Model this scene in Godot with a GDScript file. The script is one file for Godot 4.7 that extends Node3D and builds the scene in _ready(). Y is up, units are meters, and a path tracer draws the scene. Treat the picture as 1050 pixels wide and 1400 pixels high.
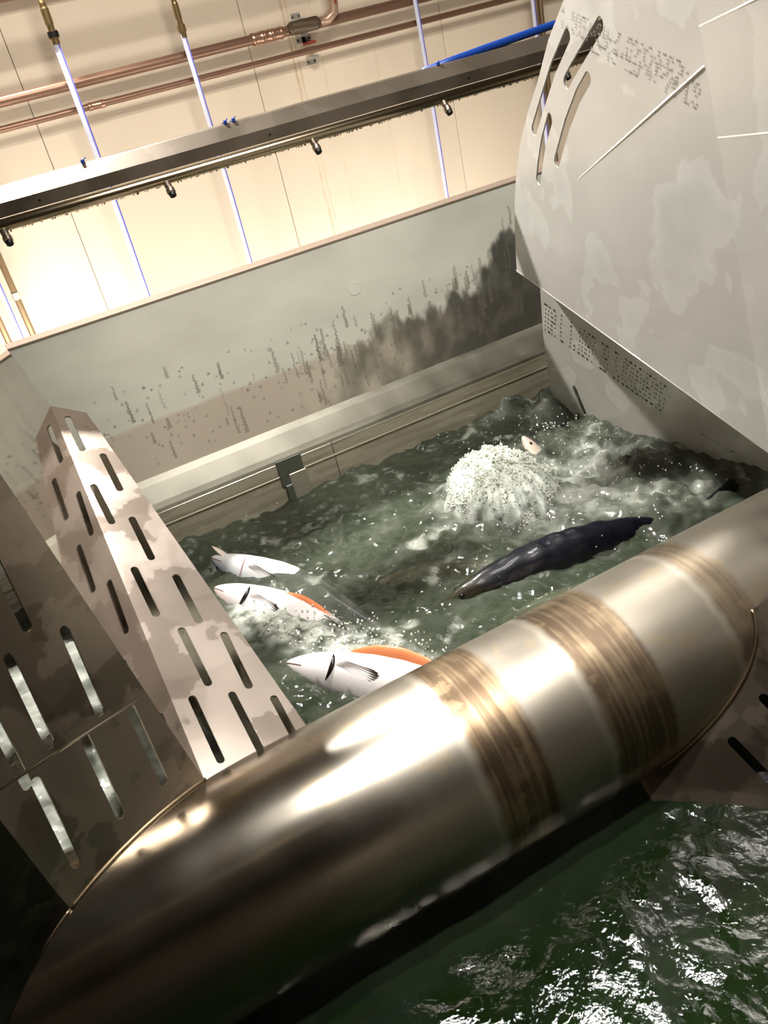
extends Node3D
# A fish-chilling tank with a slotted auger, seen from its near rim. y up, metres, calm water at y = 0.
const AXIS := Vector3(0, 0.15, -1.161)   # the auger's shaft runs along x
const SHAFT_R := 0.2102
const UPWELL := Vector3(1.19, 0, -2.17)

var font := {
	"0": [14, 17, 17, 17, 17, 17, 14], "1": [4, 12, 4, 4, 4, 4, 14], "2": [14, 17, 1, 2, 4, 8, 31], "3": [31, 2, 4, 2, 1, 17, 14],
	"4": [2, 6, 10, 18, 31, 2, 2], "6": [14, 16, 16, 30, 17, 17, 14], "7": [31, 1, 2, 4, 4, 4, 4], "8": [14, 17, 17, 14, 17, 17, 14],
	"A": [14, 17, 17, 31, 17, 17, 17], "B": [30, 17, 17, 30, 17, 17, 30], "L": [16, 16, 16, 16, 16, 16, 31], "T": [31, 4, 4, 4, 4, 4, 4],
	"X": [17, 17, 10, 4, 10, 17, 17], "O": [14, 17, 17, 17, 17, 17, 14], "E": [31, 16, 16, 30, 16, 16, 31], ".": [0, 0, 0, 0, 0, 12, 12], " ": [0, 0, 0, 0, 0, 0, 0], "-": [0, 0, 0, 31, 0, 0, 0],
}
var M := {}
var rng := RandomNumberGenerator.new()
var broad := FastNoiseLite.new()
var ripple := FastNoiseLite.new()
var churn := FastNoiseLite.new()

# ------------------------------------------------------------------ helpers
func tag(o: Node3D, label: String, category := "", group := "", kind := "") -> Node3D:
	if label: o.set_meta("label", label)
	if category: o.set_meta("category", category)
	if group: o.set_meta("group", group)
	if kind: o.set_meta("kind", kind)
	return o

func base(called: String, at := Vector3.ZERO) -> Node3D:
	var o := Node3D.new()
	o.name = called
	add_child(o, true)
	o.position = at
	return o

func put(called: String, mesh: Mesh, mat: Material, parent: Node3D = null) -> MeshInstance3D:
	var o := MeshInstance3D.new()
	o.name = called
	o.mesh = mesh
	o.material_override = mat
	(parent if parent else self).add_child(o, true)
	return o

func noise_tex(seed_: int, freq: float, octaves: int, offsets: PackedFloat32Array, colors: PackedColorArray, size := 512, kind := FastNoiseLite.TYPE_SIMPLEX_SMOOTH, normal := false, strength := 4.0) -> NoiseTexture2D:
	var n := FastNoiseLite.new()
	n.seed = seed_
	n.noise_type = kind
	n.frequency = freq
	n.fractal_octaves = octaves
	n.domain_warp_enabled = true
	n.domain_warp_amplitude = 18.0
	n.domain_warp_frequency = 0.02
	var t := NoiseTexture2D.new()
	t.width = size
	t.height = size
	t.seamless = true
	t.noise = n
	if normal:
		t.as_normal_map = true
		t.bump_strength = strength
	else:
		var g := Gradient.new()
		g.offsets = offsets
		g.colors = colors
		t.color_ramp = g
	return t

func mat(called: String, c: Color, metal := 0.0, rough := 0.5) -> StandardMaterial3D:
	var m := StandardMaterial3D.new()
	m.resource_name = called
	m.albedo_color = c
	m.metallic = metal
	m.roughness = rough
	M[called] = m
	return m

func g(v: float) -> Color:
	return Color(v, v, v)

# stainless sheet with sharp-edged wet patches: a is dry, b is wet
func steel(called: String, a: Color, b: Color, metal: float, ra: float, rb: float, scale: float, seed_: int, edge := 0.56, stretch := Vector3.ONE) -> StandardMaterial3D:
	var m := mat(called, Color.WHITE, metal, 1.0)
	m.albedo_texture = noise_tex(seed_, 0.008, 4, [0.0, edge - 0.015, edge + 0.015, 1.0], [a, a.darkened(0.06), b, b.darkened(0.1)])
	m.roughness_texture = noise_tex(seed_, 0.008, 4, [0.0, edge - 0.015, edge + 0.015, 1.0], [g(ra), g(ra * 0.9), g(rb), g(rb)])
	m.uv1_triplanar = true
	m.uv1_world_triplanar = true
	m.uv1_scale = stretch * scale
	return m

func strip_mesh(rows: Array, closed := false, cols: Array = [], smooth := true) -> ArrayMesh:
	var st := SurfaceTool.new()
	st.begin(Mesh.PRIMITIVE_TRIANGLES)
	st.set_smooth_group(0 if smooth else -1)
	for i in rows.size() - 1:
		var n: int = rows[i].size()
		for j in (n if closed else n - 1):
			var k := (j + 1) % n
			for q in [[i, j], [i + 1, j], [i + 1, k], [i, j], [i + 1, k], [i, k]]:
				if cols.size(): st.set_color(cols[q[0]][q[1]])
				st.set_uv(Vector2(float(q[0]) / (rows.size() - 1), float(q[1]) / n))
				st.add_vertex(rows[q[0]][q[1]])
	st.generate_normals()
	return st.commit()

# a tube along points with a radius at each, closed by caps
func tube(points: Array, radii, sides := 14, cap := true) -> ArrayMesh:
	var rows := []
	var side := Vector3.ZERO
	for i in points.size():
		var d: Vector3 = (points[mini(i + 1, points.size() - 1)] - points[maxi(i - 1, 0)]).normalized()
		if side == Vector3.ZERO: side = d.cross(Vector3.UP if absf(d.y) < 0.9 else Vector3.RIGHT).normalized()
		side = (side - d * side.dot(d)).normalized()
		var up := d.cross(side)
		var r: float = radii if radii is float else radii[i]
		var ring := PackedVector3Array()
		for k in sides:
			var a := TAU * k / sides
			ring.append(points[i] + (side * cos(a) + up * sin(a)) * r)
		rows.append(ring)
	if cap:
		for e in [0, rows.size() - 1]:
			var dot := PackedVector3Array()
			dot.resize(sides)
			dot.fill(points[0] if e == 0 else points[points.size() - 1])
			if e == 0: rows.insert(0, dot)
			else: rows.append(dot)
	return strip_mesh(rows, true)

func lathe(profile: Array, from: Vector3, dir: Vector3, sides := 16) -> ArrayMesh:   # profile: [along, radius]
	var d := dir.normalized()
	var s := d.cross(Vector3.UP if absf(d.y) < 0.9 else Vector3.RIGHT).normalized()
	var u := d.cross(s)
	var st := SurfaceTool.new()
	st.begin(Mesh.PRIMITIVE_TRIANGLES)
	for i in profile.size() - 1:
		st.set_smooth_group(i + 1)
		for k in sides:
			var a0 := TAU * k / sides
			var a1 := TAU * (k + 1) / sides
			var p := []
			for q in [[i, a0], [i + 1, a0], [i + 1, a1], [i, a1]]:
				p.append(from + d * profile[q[0]][0] + (s * cos(q[1]) + u * sin(q[1])) * profile[q[0]][1])
			for q in [0, 1, 2, 0, 2, 3]: st.add_vertex(p[q])
	st.generate_normals()
	return st.commit()

# box with chamfered edges
func block(size: Vector3, bevel := 0.003) -> ArrayMesh:
	var st := SurfaceTool.new()
	st.begin(Mesh.PRIMITIVE_TRIANGLES)
	st.set_smooth_group(-1)
	var h := size / 2
	var b := minf(bevel, minf(h.x, minf(h.y, h.z)) * 0.45)
	var quad := func(p: Array):
		var c: Vector3 = (p[0] + p[1] + p[2] + p[3]) / 4.0
		var flip: bool = (p[1] - p[0]).cross(p[2] - p[0]).dot(c) > 0
		for q in ([0, 2, 1, 0, 3, 2] if flip else [0, 1, 2, 0, 2, 3]): st.add_vertex(p[q])
	for ax in 3:
		var u := (ax + 1) % 3
		var v := (ax + 2) % 3
		for s in [-1.0, 1.0]:
			var p := []
			for q in [[-1, -1], [1, -1], [1, 1], [-1, 1]]:
				var c := Vector3.ZERO
				c[ax] = s * h[ax]
				c[u] = q[0] * (h[u] - b)
				c[v] = q[1] * (h[v] - b)
				p.append(c)
			quad.call(p)
		for s in [-1.0, 1.0]:
			for t in [-1.0, 1.0]:
				var p := []
				for q in [[0, -1], [0, 1], [1, 1], [1, -1]]:
					var c := Vector3.ZERO
					c[ax] = q[1] * (h[ax] - b)
					c[u] = s * (h[u] - (b if q[0] == 1 else 0.0))
					c[v] = t * (h[v] - (0.0 if q[0] == 1 else b))
					p.append(c)
				quad.call(p)
	for i in 8:
		var s := Vector3(1 if i & 1 else -1, 1 if i & 2 else -1, 1 if i & 4 else -1)
		var p := [s * (h - Vector3(0, b, b)), s * (h - Vector3(b, 0, b)), s * (h - Vector3(b, b, 0))]
		var flip: bool = (p[1] - p[0]).cross(p[2] - p[0]).dot(s) > 0
		for q in ([0, 2, 1] if flip else [0, 1, 2]): st.add_vertex(p[q])
	st.generate_normals()
	return st.commit()

func box(called: String, lo: Vector3, hi: Vector3, m: Material, parent: Node3D = null, bevel := 0.003) -> MeshInstance3D:
	var o := put(called, block(hi - lo, bevel), m, parent)
	o.position = (lo + hi) / 2 - (parent.position if parent else Vector3.ZERO)
	return o

# prism along x of a (z, y) outline
func prism(outline: Array, x0: float, x1: float) -> ArrayMesh:
	var st := SurfaceTool.new()
	st.begin(Mesh.PRIMITIVE_TRIANGLES)
	st.set_smooth_group(-1)
	var flat := PackedVector2Array(outline)
	if not Geometry2D.is_polygon_clockwise(flat): flat.reverse()
	for i in flat.size():
		var a := flat[i]
		var b := flat[(i + 1) % flat.size()]
		var p := [Vector3(x0, a.y, a.x), Vector3(x1, a.y, a.x), Vector3(x1, b.y, b.x), Vector3(x0, b.y, b.x)]
		for q in [0, 1, 2, 0, 2, 3]: st.add_vertex(p[q])
	var tri := Geometry2D.triangulate_polygon(flat)
	for k in range(0, tri.size(), 3):
		for q in [0, 1, 2]: st.add_vertex(Vector3(x1, flat[tri[k + q]].y, flat[tri[k + q]].x))
		for q in [0, 2, 1]: st.add_vertex(Vector3(x0, flat[tri[k + q]].y, flat[tri[k + q]].x))
	st.generate_normals()
	return st.commit()

# a flat sheet cut to an outline in space, with slots cut right through it.
# facing: which side the outline's plane is the outer face of. slots: arrays of centre-line points, the last entry the width.
func sheet(called: String, outline: Array, facing: Vector3, thick: float, slots: Array, m: Material, parent: Node3D) -> CSGPolygon3D:
	var o: Vector3 = outline[0]
	var n := Vector3.ZERO
	for i in range(1, outline.size() - 1):
		n += (outline[i] - o).cross(outline[i + 1] - o)
	n = n.normalized()
	if n.dot(facing) < 0: n = -n
	var u: Vector3 = outline[1] - o
	u = (u - n * u.dot(n)).normalized()
	var v := n.cross(u)
	var flat := PackedVector2Array()
	for p in outline: flat.append(Vector2((p - o).dot(u), (p - o).dot(v)))
	var c := CSGPolygon3D.new()
	c.name = called
	c.polygon = flat
	c.depth = thick
	c.material = m
	c.transform = Transform3D(Basis(u, v, n), o - parent.position)
	parent.add_child(c, true)
	for s in slots:
		var w: float = s[s.size() - 1] / 2
		var line := PackedVector2Array()
		for k in s.size() - 1: line.append(Vector2((s[k] - o).dot(u), (s[k] - o).dot(v)))
		var ring := PackedVector2Array()
		var back := PackedVector2Array()
		for k in line.size():
			var d := (line[mini(k + 1, line.size() - 1)] - line[maxi(k - 1, 0)]).normalized()
			var q := Vector2(-d.y, d.x) * w
			if k == 0:
				for e in range(1, 6): ring.append(line[k] + d * w + (-d).rotated(PI / 2 - PI * e / 6.0) * w)
			ring.append(line[k] + q + (d * w if k == 0 else -d * w if k == line.size() - 1 else Vector2.ZERO))
			back.append(line[k] - q + (d * w if k == 0 else -d * w if k == line.size() - 1 else Vector2.ZERO))
			if k == line.size() - 1:
				for e in range(1, 6): ring.append(line[k] - d * w + d.rotated(PI / 2 - PI * e / 6.0) * w)
		back.reverse()
		ring.append_array(back)
		var hole := CSGPolygon3D.new()
		hole.name = "slot"
		hole.polygon = ring
		hole.depth = thick + 0.02
		hole.operation = CSGShape3D.OPERATION_SUBTRACTION
		hole.material = m
		hole.position.z = 0.01
		c.add_child(hole, true)
	return c

# dot-matrix print: a row of text from a to b on a plane, each dot a tiny raised quad
func print_row(called: String, text: String, a: Vector3, b: Vector3, up: Vector3, n: Vector3, dot: float, m: Material, parent: Node3D, keep := 0.9) -> void:
	var st := SurfaceTool.new()
	st.begin(Mesh.PRIMITIVE_TRIANGLES)
	var step := (b - a) / float(text.length() * 6)
	var dx := step.normalized() * minf(dot * 1.6, step.length() * 0.42)
	var dy := up.normalized() * dot
	for i in text.length():
		for row in 7:
			for col in 5:
				if (font[text[i]][row] >> (4 - col)) & 1 and rng.randf() < keep:
					var c: Vector3 = a + step * (i * 6 + col) + up * (1.0 - row / 6.0) + n * 0.0008
					for q in [[-1, -1], [-1, 1], [1, 1], [-1, -1], [1, 1], [1, -1]]:
						st.set_normal(n)
						st.add_vertex(c + dx * q[0] + dy * q[1] - parent.global_position)
	tag(put(called, st.commit(), m, parent), "", "", "", "stuff")

# ------------------------------------------------------------------ water
func water_height(x: float, z: float) -> float:
	var d := Vector2(x - UPWELL.x, z - UPWELL.z).length()
	var stir := exp(-d * d / 0.20) + 0.9 * clampf((x - 1.15) / 0.5, 0.0, 1.0) * clampf((-1.25 - z) / 0.3, 0.0, 1.0)
	var y := broad.get_noise_2d(x, z) * (0.016 + 0.028 * stir)
	var front := clampf((z + 1.2) / 0.3, 0.0, 1.0)
	y += ripple.get_noise_2d(x, z) * (0.0085 + 0.012 * stir) * lerpf(1.0, clampf((x + 0.15) / 0.8, 0.12, 1.0) * 0.26, front) * (1.0 + 0.8 * smoothstep(0.2, 0.0, x) * (1.0 - front))
	y += ripple.get_noise_2d(x * 2.3 + 11.0, z * 1.7) * 0.0016 * lerpf(1.0, smoothstep(-0.1, 0.7, x + 0.35 * z + 0.2), front)
	y += (0.5 - absf(churn.get_noise_2d(x, z))) * 0.012 * stir
	y += 0.035 * exp(-d * d / 0.05)
	y += corner(x, z) * (0.055 + 0.09 * ripple.get_noise_2d(x * 0.8, z * 0.8) + 0.05 * churn.get_noise_2d(x * 2.0, z * 2.0))
	y += wash(x, z) * (0.020 + 0.022 * ripple.get_noise_2d(x * 1.3, z * 1.3))
	y += 0.016 * exp(-pow((z + 2.79) / 0.05, 2)) * broad.get_noise_2d(x * 2.0 + 7.0, 3.0) * 2.0
	return y

func corner(x: float, z: float) -> float:   # water thrown up where the plate meets the back wall
	var a := Vector2((x - 1.69) / 0.075, (z + 2.63) / 0.07).length()
	var b := Vector2((x - 1.58) / 0.09, (z + 2.71) / 0.05).length()
	return exp(-a * a) + 0.6 * exp(-b * b)

func wash(x: float, z: float) -> float:   # the band of white water that runs over the middle fish
	var t := clampf(((x - 0.27) * 0.30 + (z + 2.20) * 0.62) / 0.4744, 0.0, 1.0)
	var p := Vector2(0.27 + 0.30 * t, -2.20 + 0.62 * t)
	var d := Vector2(x, z).distance_to(p)
	return exp(-pow(d / 0.072, 2)) * (1.0 - 0.35 * t)

func foam_and_glare_at(x: float, z: float) -> float:
	var d := Vector2(x - UPWELL.x, z - UPWELL.z).length()
	var n := churn.get_noise_2d(x * 0.8 + 5.0, z * 0.8)
	var n2 := churn.get_noise_2d(x * 0.35 + 15.0, z * 0.35)
	var f := clampf(0.75 * exp(-d * d / 0.03) + 0.5 * n * exp(-d * d / 0.16), 0.0, 1.0)
	var e := Vector2(x - 1.52, (z + 2.05) * 0.9).length()
	f += clampf((0.55 + 0.9 * n + 0.5 * n2) * exp(-e * e / 0.055), 0.0, 0.7)
	if x < 0.15 and z > -2.5 and z < -1.05: f += clampf(0.75 + 0.9 * n, 0.0, 1.0) * clampf((0.12 - x) / 0.2, 0.0, 1.0)  # brightness reflected from the wall, painted as foam behind the left plates
	f += clampf(wash(x, z) * (0.85 + 1.5 * churn.get_noise_2d(x * 1.8, z * 1.8)), 0.0, 1.0)
	f += clampf(corner(x, z) * (0.28 + 0.6 * n), 0.0, 0.5)
	f += clampf((n2 + n - 0.55) * 1.6, 0.0, 0.5) * clampf((-1.2 - z) / 0.2, 0.0, 1.0)
	return clampf(f, 0.0, 1.0)

func build_water() -> void:
	var x0 := -1.3
	var x1 := 2.55
	var z0 := -2.79
	var z1 := 0.6
	var h := 0.0095
	var nx := int((x1 - x0) / h) + 1
	var nz := int((z1 - z0) / h) + 1
	var v := PackedVector3Array()
	var nn := PackedVector3Array()
	var cc := PackedColorArray()
	var hs := PackedFloat32Array()
	hs.resize(nx * nz)
	for j in nz:
		for i in nx: hs[j * nx + i] = water_height(x0 + i * h, z0 + j * h)
	var green := Color(0.026, 0.034, 0.022)
	var pale := Color(0.080, 0.096, 0.068)
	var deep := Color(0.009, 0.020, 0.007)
	for j in nz:
		for i in nx:
			var x := x0 + i * h
			var z := z0 + j * h
			v.append(Vector3(x, hs[j * nx + i], z))
			var sx := hs[j * nx + mini(i + 1, nx - 1)] - hs[j * nx + maxi(i - 1, 0)]
			var sz := hs[mini(j + 1, nz - 1) * nx + i] - hs[maxi(j - 1, 0) * nx + i]
			nn.append(Vector3(-sx, 2 * h, -sz).normalized())
			var f := foam_and_glare_at(x, z)
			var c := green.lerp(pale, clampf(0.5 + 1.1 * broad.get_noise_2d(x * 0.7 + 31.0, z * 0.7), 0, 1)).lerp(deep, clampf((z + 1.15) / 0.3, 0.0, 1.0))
			c = c.lerp(Color(0.72, 0.73, 0.67), f * 0.82)
			c.a = lerpf(0.76, 0.97, clampf(f * 1.6, 0, 1))
			cc.append(c)
	var idx := PackedInt32Array()
	for j in nz - 1:
		for i in nx - 1:
			var a := j * nx + i
			idx.append_array([a, a + 1, a + nx + 1, a, a + nx + 1, a + nx])
	var arr := []
	arr.resize(Mesh.ARRAY_MAX)
	arr[Mesh.ARRAY_VERTEX] = v
	arr[Mesh.ARRAY_NORMAL] = nn
	arr[Mesh.ARRAY_COLOR] = cc
	arr[Mesh.ARRAY_INDEX] = idx
	var me := ArrayMesh.new()
	me.add_surface_from_arrays(Mesh.PRIMITIVE_TRIANGLES, arr)
	tag(put("tank_water", me, M.water), "murky dark green rippling water that fills the steel tank", "water", "", "stuff")

func build_froth() -> void:
	# the upwelling: a lumpy mound of bubbles with spikes at its crown
	var rows := []
	var cols := []
	for i in 61:
		var t := i / 60.0
		var ring := PackedVector3Array()
		var cr := PackedColorArray()
		for k in 160:
			var a := TAU * k / 160.0
			var rr := 0.195 * sin(t * PI / 2) * (1.0 + 0.20 * churn.get_noise_2d(cos(a) * 0.35, sin(a) * 0.35))
			var x := UPWELL.x + cos(a) * rr * 0.95 + 0.045 * (1.0 - t)
			var z := UPWELL.z + sin(a) * rr * 1.15 - 0.06 * (1.0 - t)
			var lump := churn.get_noise_2d(x * 0.7, z * 0.7) * 0.016
			var crown := 0.020 * clampf(1.0 - t * 1.6, 0.0, 1.0) * maxf(churn.get_noise_2d(x * 2.2, z * 2.2) + 0.2, 0.0)
			ring.append(Vector3(x, 0.022 + 0.120 * pow(cos(t * PI / 2), 0.8) + lump + crown - 0.055 * t * t, z))
			var c := Color(0.66, 0.69, 0.62).lerp(Color(0.30, 0.34, 0.28), clampf(0.15 + 1.0 * churn.get_noise_2d(x * 2.6 + 8.0, z * 1.6) + t * 0.35, 0.0, 0.8))
			c.a = smoothstep(1.0, 0.55, t + 0.35 * churn.get_noise_2d(x * 1.6 + 2.0, z * 1.6))
			cr.append(c)
		rows.append(ring)
		cols.append(cr)
	tag(put("bubble_mound", strip_mesh(rows, true, cols), M.froth), "white mound of bubbling froth welling up in the tank", "foam", "", "stuff")
	# droplets thrown up round it and along the auger plates
	var drop := SphereMesh.new()
	drop.radius = 1.0
	drop.height = 2.0
	drop.radial_segments = 8
	drop.rings = 4
	var spots := []
	for i in 5200:   # the froth itself, bubble by bubble
		var a := rng.randf() * TAU
		var t := pow(rng.randf(), 0.75) * 0.93
		var rr := 0.195 * sin(t * PI / 2) * (1.0 + 0.20 * churn.get_noise_2d(cos(a) * 0.35, sin(a) * 0.35))
		var p := Vector3(UPWELL.x + cos(a) * rr * 0.95 + 0.045 * (1.0 - t), 0, UPWELL.z + sin(a) * rr * 1.15 - 0.06 * (1.0 - t))
		p.y = 0.022 + 0.120 * pow(cos(t * PI / 2), 0.8) + churn.get_noise_2d(p.x * 0.7, p.z * 0.7) * 0.016 - 0.055 * t * t
		p.y += maxf(churn.get_noise_2d(p.x * 2.4, p.z * 2.4) + 0.15, 0.0) * 0.034 * (1.1 - t) + rng.randf() * 0.006
		if churn.get_noise_2d(p.x * 1.8 + 20.0, p.z * 1.3) + 0.55 - t * 0.5 > rng.randf() * 0.6: spots.append([p, rng.randf_range(0.0012, 0.0042) * (1.1 - 0.5 * t)])
	for i in 420:
		var a := rng.randf() * TAU
		var d := 0.15 * sqrt(rng.randf()) + 0.03
		var p := Vector3(UPWELL.x + 0.03 + cos(a) * d, 0, UPWELL.z - 0.03 + sin(a) * d * 1.2)
		p.y = 0.03 + 0.13 * exp(-d * d / 0.014) + rng.randf() * 0.03
		spots.append([p, rng.randf_range(0.001, 0.0035)])
	for i in 260:
		var p := Vector3(rng.randf_range(1.2, 1.75), rng.randf_range(0.01, 0.05), rng.randf_range(-2.7, -1.7))
		spots.append([p, rng.randf_range(0.001, 0.003)])
	for i in 340:   # the splash where water runs over the floating fish
		var t := rng.randf()
		var p := Vector3(0.28 + 0.30 * t + rng.randf_range(-0.07, 0.1), 0.02 + rng.randf() * 0.018, -2.2 + 0.60 * t + rng.randf_range(-0.09, 0.07))
		spots.append([p, rng.randf_range(0.0012, 0.0035)])
	var mm := MultiMesh.new()
	mm.transform_format = MultiMesh.TRANSFORM_3D
	mm.mesh = drop
	mm.instance_count = spots.size()
	for i in spots.size():
		var r: float = spots[i][1]
		mm.set_instance_transform(i, Transform3D(Basis.from_scale(Vector3(r, r * rng.randf_range(0.8, 1.9), r)), spots[i][0]))
	var o := MultiMeshInstance3D.new()
	o.name = "splash_droplets"
	o.multimesh = mm
	o.material_override = M.foam
	add_child(o, true)
	tag(o, "white droplets of splashing water over the tank surface", "water droplets", "", "stuff")

# ------------------------------------------------------------------ fish
const FT := [0.0, 0.012, 0.04, 0.08, 0.13, 0.18, 0.25, 0.35, 0.45, 0.55, 0.65, 0.75, 0.85, 0.92, 0.97]
const F_TOP := [0.004, 0.016, 0.033, 0.052, 0.070, 0.084, 0.098, 0.112, 0.117, 0.110, 0.093, 0.070, 0.047, 0.040, 0.044]
const F_BOT := [0.004, 0.014, 0.030, 0.048, 0.066, 0.080, 0.097, 0.115, 0.121, 0.114, 0.096, 0.070, 0.047, 0.040, 0.044]
const F_WID := [0.004, 0.014, 0.026, 0.038, 0.049, 0.057, 0.064, 0.070, 0.072, 0.068, 0.058, 0.043, 0.026, 0.016, 0.007]

func along(table: Array, t: float) -> float:
	for i in FT.size() - 1:
		if t <= FT[i + 1]:
			var k: float = (t - FT[i]) / (FT[i + 1] - FT[i])
			return lerpf(table[i], table[i + 1], k)
	return table[table.size() - 1]

# local: +x to the tail, +y the back, z sideways; a = 0 at the back, PI at the belly
func skin(t: float, a: float, size: float, out := 0.0) -> Vector3:
	var c := cos(a)
	var s := sin(a)
	var hh := along(F_TOP, t) if c > 0 else along(F_BOT, t)
	return Vector3(t * size, c * (hh * size + out), s * (along(F_WID, t) * size + out))

func fin(pts: Array, thick: float, rays: int, tip: Color, root: Color, side: Vector3) -> ArrayMesh:
	# pts: root_a, root_b, tip_b, tip_a; a pleated fan that thins to a ragged tip
	var top := []
	var cols := []
	for i in 9:
		var t := i / 8.0
		var row := PackedVector3Array()
		var cr := PackedColorArray()
		for k in rays * 2 + 1:
			var f := float(k) / (rays * 2)
			var p: Vector3 = pts[0].lerp(pts[1], f).lerp(pts[3].lerp(pts[2], f), t * (1.0 - 0.08 * (k % 2)) * (1.0 - 0.25 * pow(absf(f - 0.5) * 2.0, 3)))
			row.append(p + side * ((1 if k % 2 else -1) * thick * 0.4 + 0.5 * thick * (1.0 - t)))
			cr.append(root.lerp(tip, smoothstep(0.35, 0.95, t)))
		for k in range(rays * 2, -1, -1):
			row.append(row[k] - side * (thick * (1.2 - 0.9 * t)))
			cr.append(cr[k])
		top.append(row)
		cols.append(cr)
	return strip_mesh(top, true, cols)

func make_fish(label: String, at: Vector3, tail: Vector3, belly: Vector3, size: float, back_c: Color, flank_c: Color, belly_c: Color, what := {}) -> Node3D:
	var o := base("salmon", at)
	var ex := tail.normalized()
	var ey := -(belly - ex * belly.dot(ex)).normalized()
	o.basis = Basis(ex, ey, ex.cross(ey))
	tag(o, label, "fish")
	var near: float = what.get("side", 1.0)
	var rows := []
	var cols := []
	var bend: float = what.get("bend", 0.0)
	for i in 57:
		var t := 0.97 * pow(i / 56.0, 1.15)
		var ring := PackedVector3Array()
		var cr := PackedColorArray()
		for k in 36:
			var a := TAU * k / 36.0
			var p := skin(t, a, size)
			if what.has("low_fin"): p *= Vector3(1, 1 + 0.10 * churn.get_noise_2d(t * 1.1, a * 0.12), 1 + 0.10 * churn.get_noise_2d(t * 1.4 + 5.0, a * 0.15))
			p.z += bend * size * pow(maxf(t - 0.3, 0.0), 2)
			ring.append(p)
			var c := cos(a)
			var mix := smoothstep(-0.75, 0.1, c + 0.06 * churn.get_noise_2d(t * 1.3, a * 0.2))
			var col := belly_c.lerp(flank_c, mix).lerp(back_c, smoothstep(0.1, 0.62, c))
			if t < 0.19: col = col.lerp(what.get("head", col), 0.75 * smoothstep(0.2, 0.06, t) * smoothstep(-0.9, 0.1, c))
			var n := churn.get_noise_2d(t * 3.0 + 9.0, a * 0.5)
			if c > 0.05 and n > 0.32 and not what.has("plain"): col = col.darkened(0.5)
			cr.append(col)
		rows.append(ring)
		cols.append(cr)
	for e in [0, -1]:
		var ring: PackedVector3Array = rows[e]
		var mid := Vector3.ZERO
		for p in ring: mid += p / ring.size()
		var dot := PackedVector3Array()
		dot.resize(36)
		dot.fill(mid)
		if e == 0:
			rows.insert(0, dot)
			cols.insert(0, cols[0])
		else:
			rows.append(dot)
			cols.append(cols[-1])
	put("body", strip_mesh(rows, true, cols), M.fish_dark if what.has("low_fin") else M.fish_skin, o)
	var grey := Color(0.10, 0.10, 0.10)
	var dark := Color(0.012, 0.012, 0.014)
	var pale := belly_c.lerp(Color(0.6, 0.5, 0.45), 0.35)
	var off := Vector3(0, 0, bend * size * pow(0.65, 2))
	put("tail_fin", fin([skin(0.95, 0, size) + off, skin(0.95, PI, size) + off, Vector3(1.13, -0.13, 0) * size + off, Vector3(1.13, 0.13, 0) * size + off], 0.004, 9, dark, grey, Vector3(0, 0, 1)), M.fish_skin, o)
	if not what.has("low_fin"): put("dorsal_fin", fin([skin(0.44, 0, size) - Vector3(0, 0.01, 0), skin(0.58, 0, size) - Vector3(0, 0.01, 0), Vector3(0.62, 0.165, 0) * size, Vector3(0.54, 0.20, 0) * size], 0.004, 6, dark, back_c, Vector3(0, 0, 1)), M.fish_skin, o)
	put("anal_fin", fin([skin(0.74, PI, size), skin(0.83, PI, size), Vector3(0.86, -0.10, 0) * size, Vector3(0.82, -0.135, 0) * size], 0.004, 5, grey, pale, Vector3(0, 0, 1)), M.fish_skin, o)
	for s in [-1.0, 1.0]:
		# eye
		var eye := SphereMesh.new()
		eye.radius = 0.0115 * size
		eye.height = 0.023 * size
		var e := put("eye", eye, M.eye, o)
		e.position = skin(0.062, 0.95 * s, size, -0.003)
		e.scale = Vector3(1, 1, 0.6)
		# the gill cover's edge
		var edge := []
		for k in 13:
			var a: float = s * lerpf(0.75, 2.75, k / 12.0)
			edge.append(skin(0.185 + 0.018 * sin(PI * k / 12.0), a, size, 0.0006))
		if not (what.get("cut", false) and s == near): put("gill_cover", tube(edge, 0.0022, 6), M.gill_dark if back_c.g < 0.01 else M.gill, o)
		if what.get("cut", false) and s == near:
			var cut := []
			var rad := []
			for k in 15:
				var a: float = s * lerpf(1.55, 2.75, k / 14.0)
				cut.append(skin(0.196 + 0.016 * sin(PI * k / 14.0), a, size, 0.0008))
				rad.append(0.0008 + 0.0065 * sin(PI * clampf(k / 14.0, 0.02, 0.98)))
			tag(put("gill_cut", tube(cut, rad, 8), M.cut, o), "dark slit cut behind the gill cover")
		# pectoral and pelvic fins
		var root := skin(0.225, s * 2.25, size, 0.001)
		var root_b := skin(0.262, s * 2.45, size, 0.001)
		var dirn := (Vector3(0.145, 0.012, s * 0.020)) * size
		put("pectoral_fin", fin([root, root_b, root_b + dirn + Vector3(0, -0.006, 0) * size, root + dirn * 1.05 + Vector3(0, 0.022, 0) * size], 0.004, 7, dark, pale, Vector3(0, -s * 0.2, s).normalized()), M.fish_skin, o)
		var pv := skin(0.56, s * 2.8, size, 0.001)
		put("pelvic_fin", fin([pv, pv + Vector3(0.03, 0, 0) * size, pv + Vector3(0.12, -0.012, s * 0.01) * size, pv + Vector3(0.11, 0.012, s * 0.014) * size], 0.003, 5, grey, pale, Vector3(0, 0, s)), M.fish_skin, o)
	# jaw line
	var jaw := []
	for k in 25:
		var a := lerpf(-1.0, 1.0, k / 24.0)
		jaw.append(skin(0.006 + 0.075 * a * a, (PI * 0.62 if a >= 0 else -PI * 0.62), size, 0.0005) if absf(a) > 0.12 else Vector3(0.001 * size, -0.002, a * 0.02 * size))
	put("mouth", tube(jaw, 0.0016, 6), M.gill_dark if back_c.g < 0.01 else M.gill, o)
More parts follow.
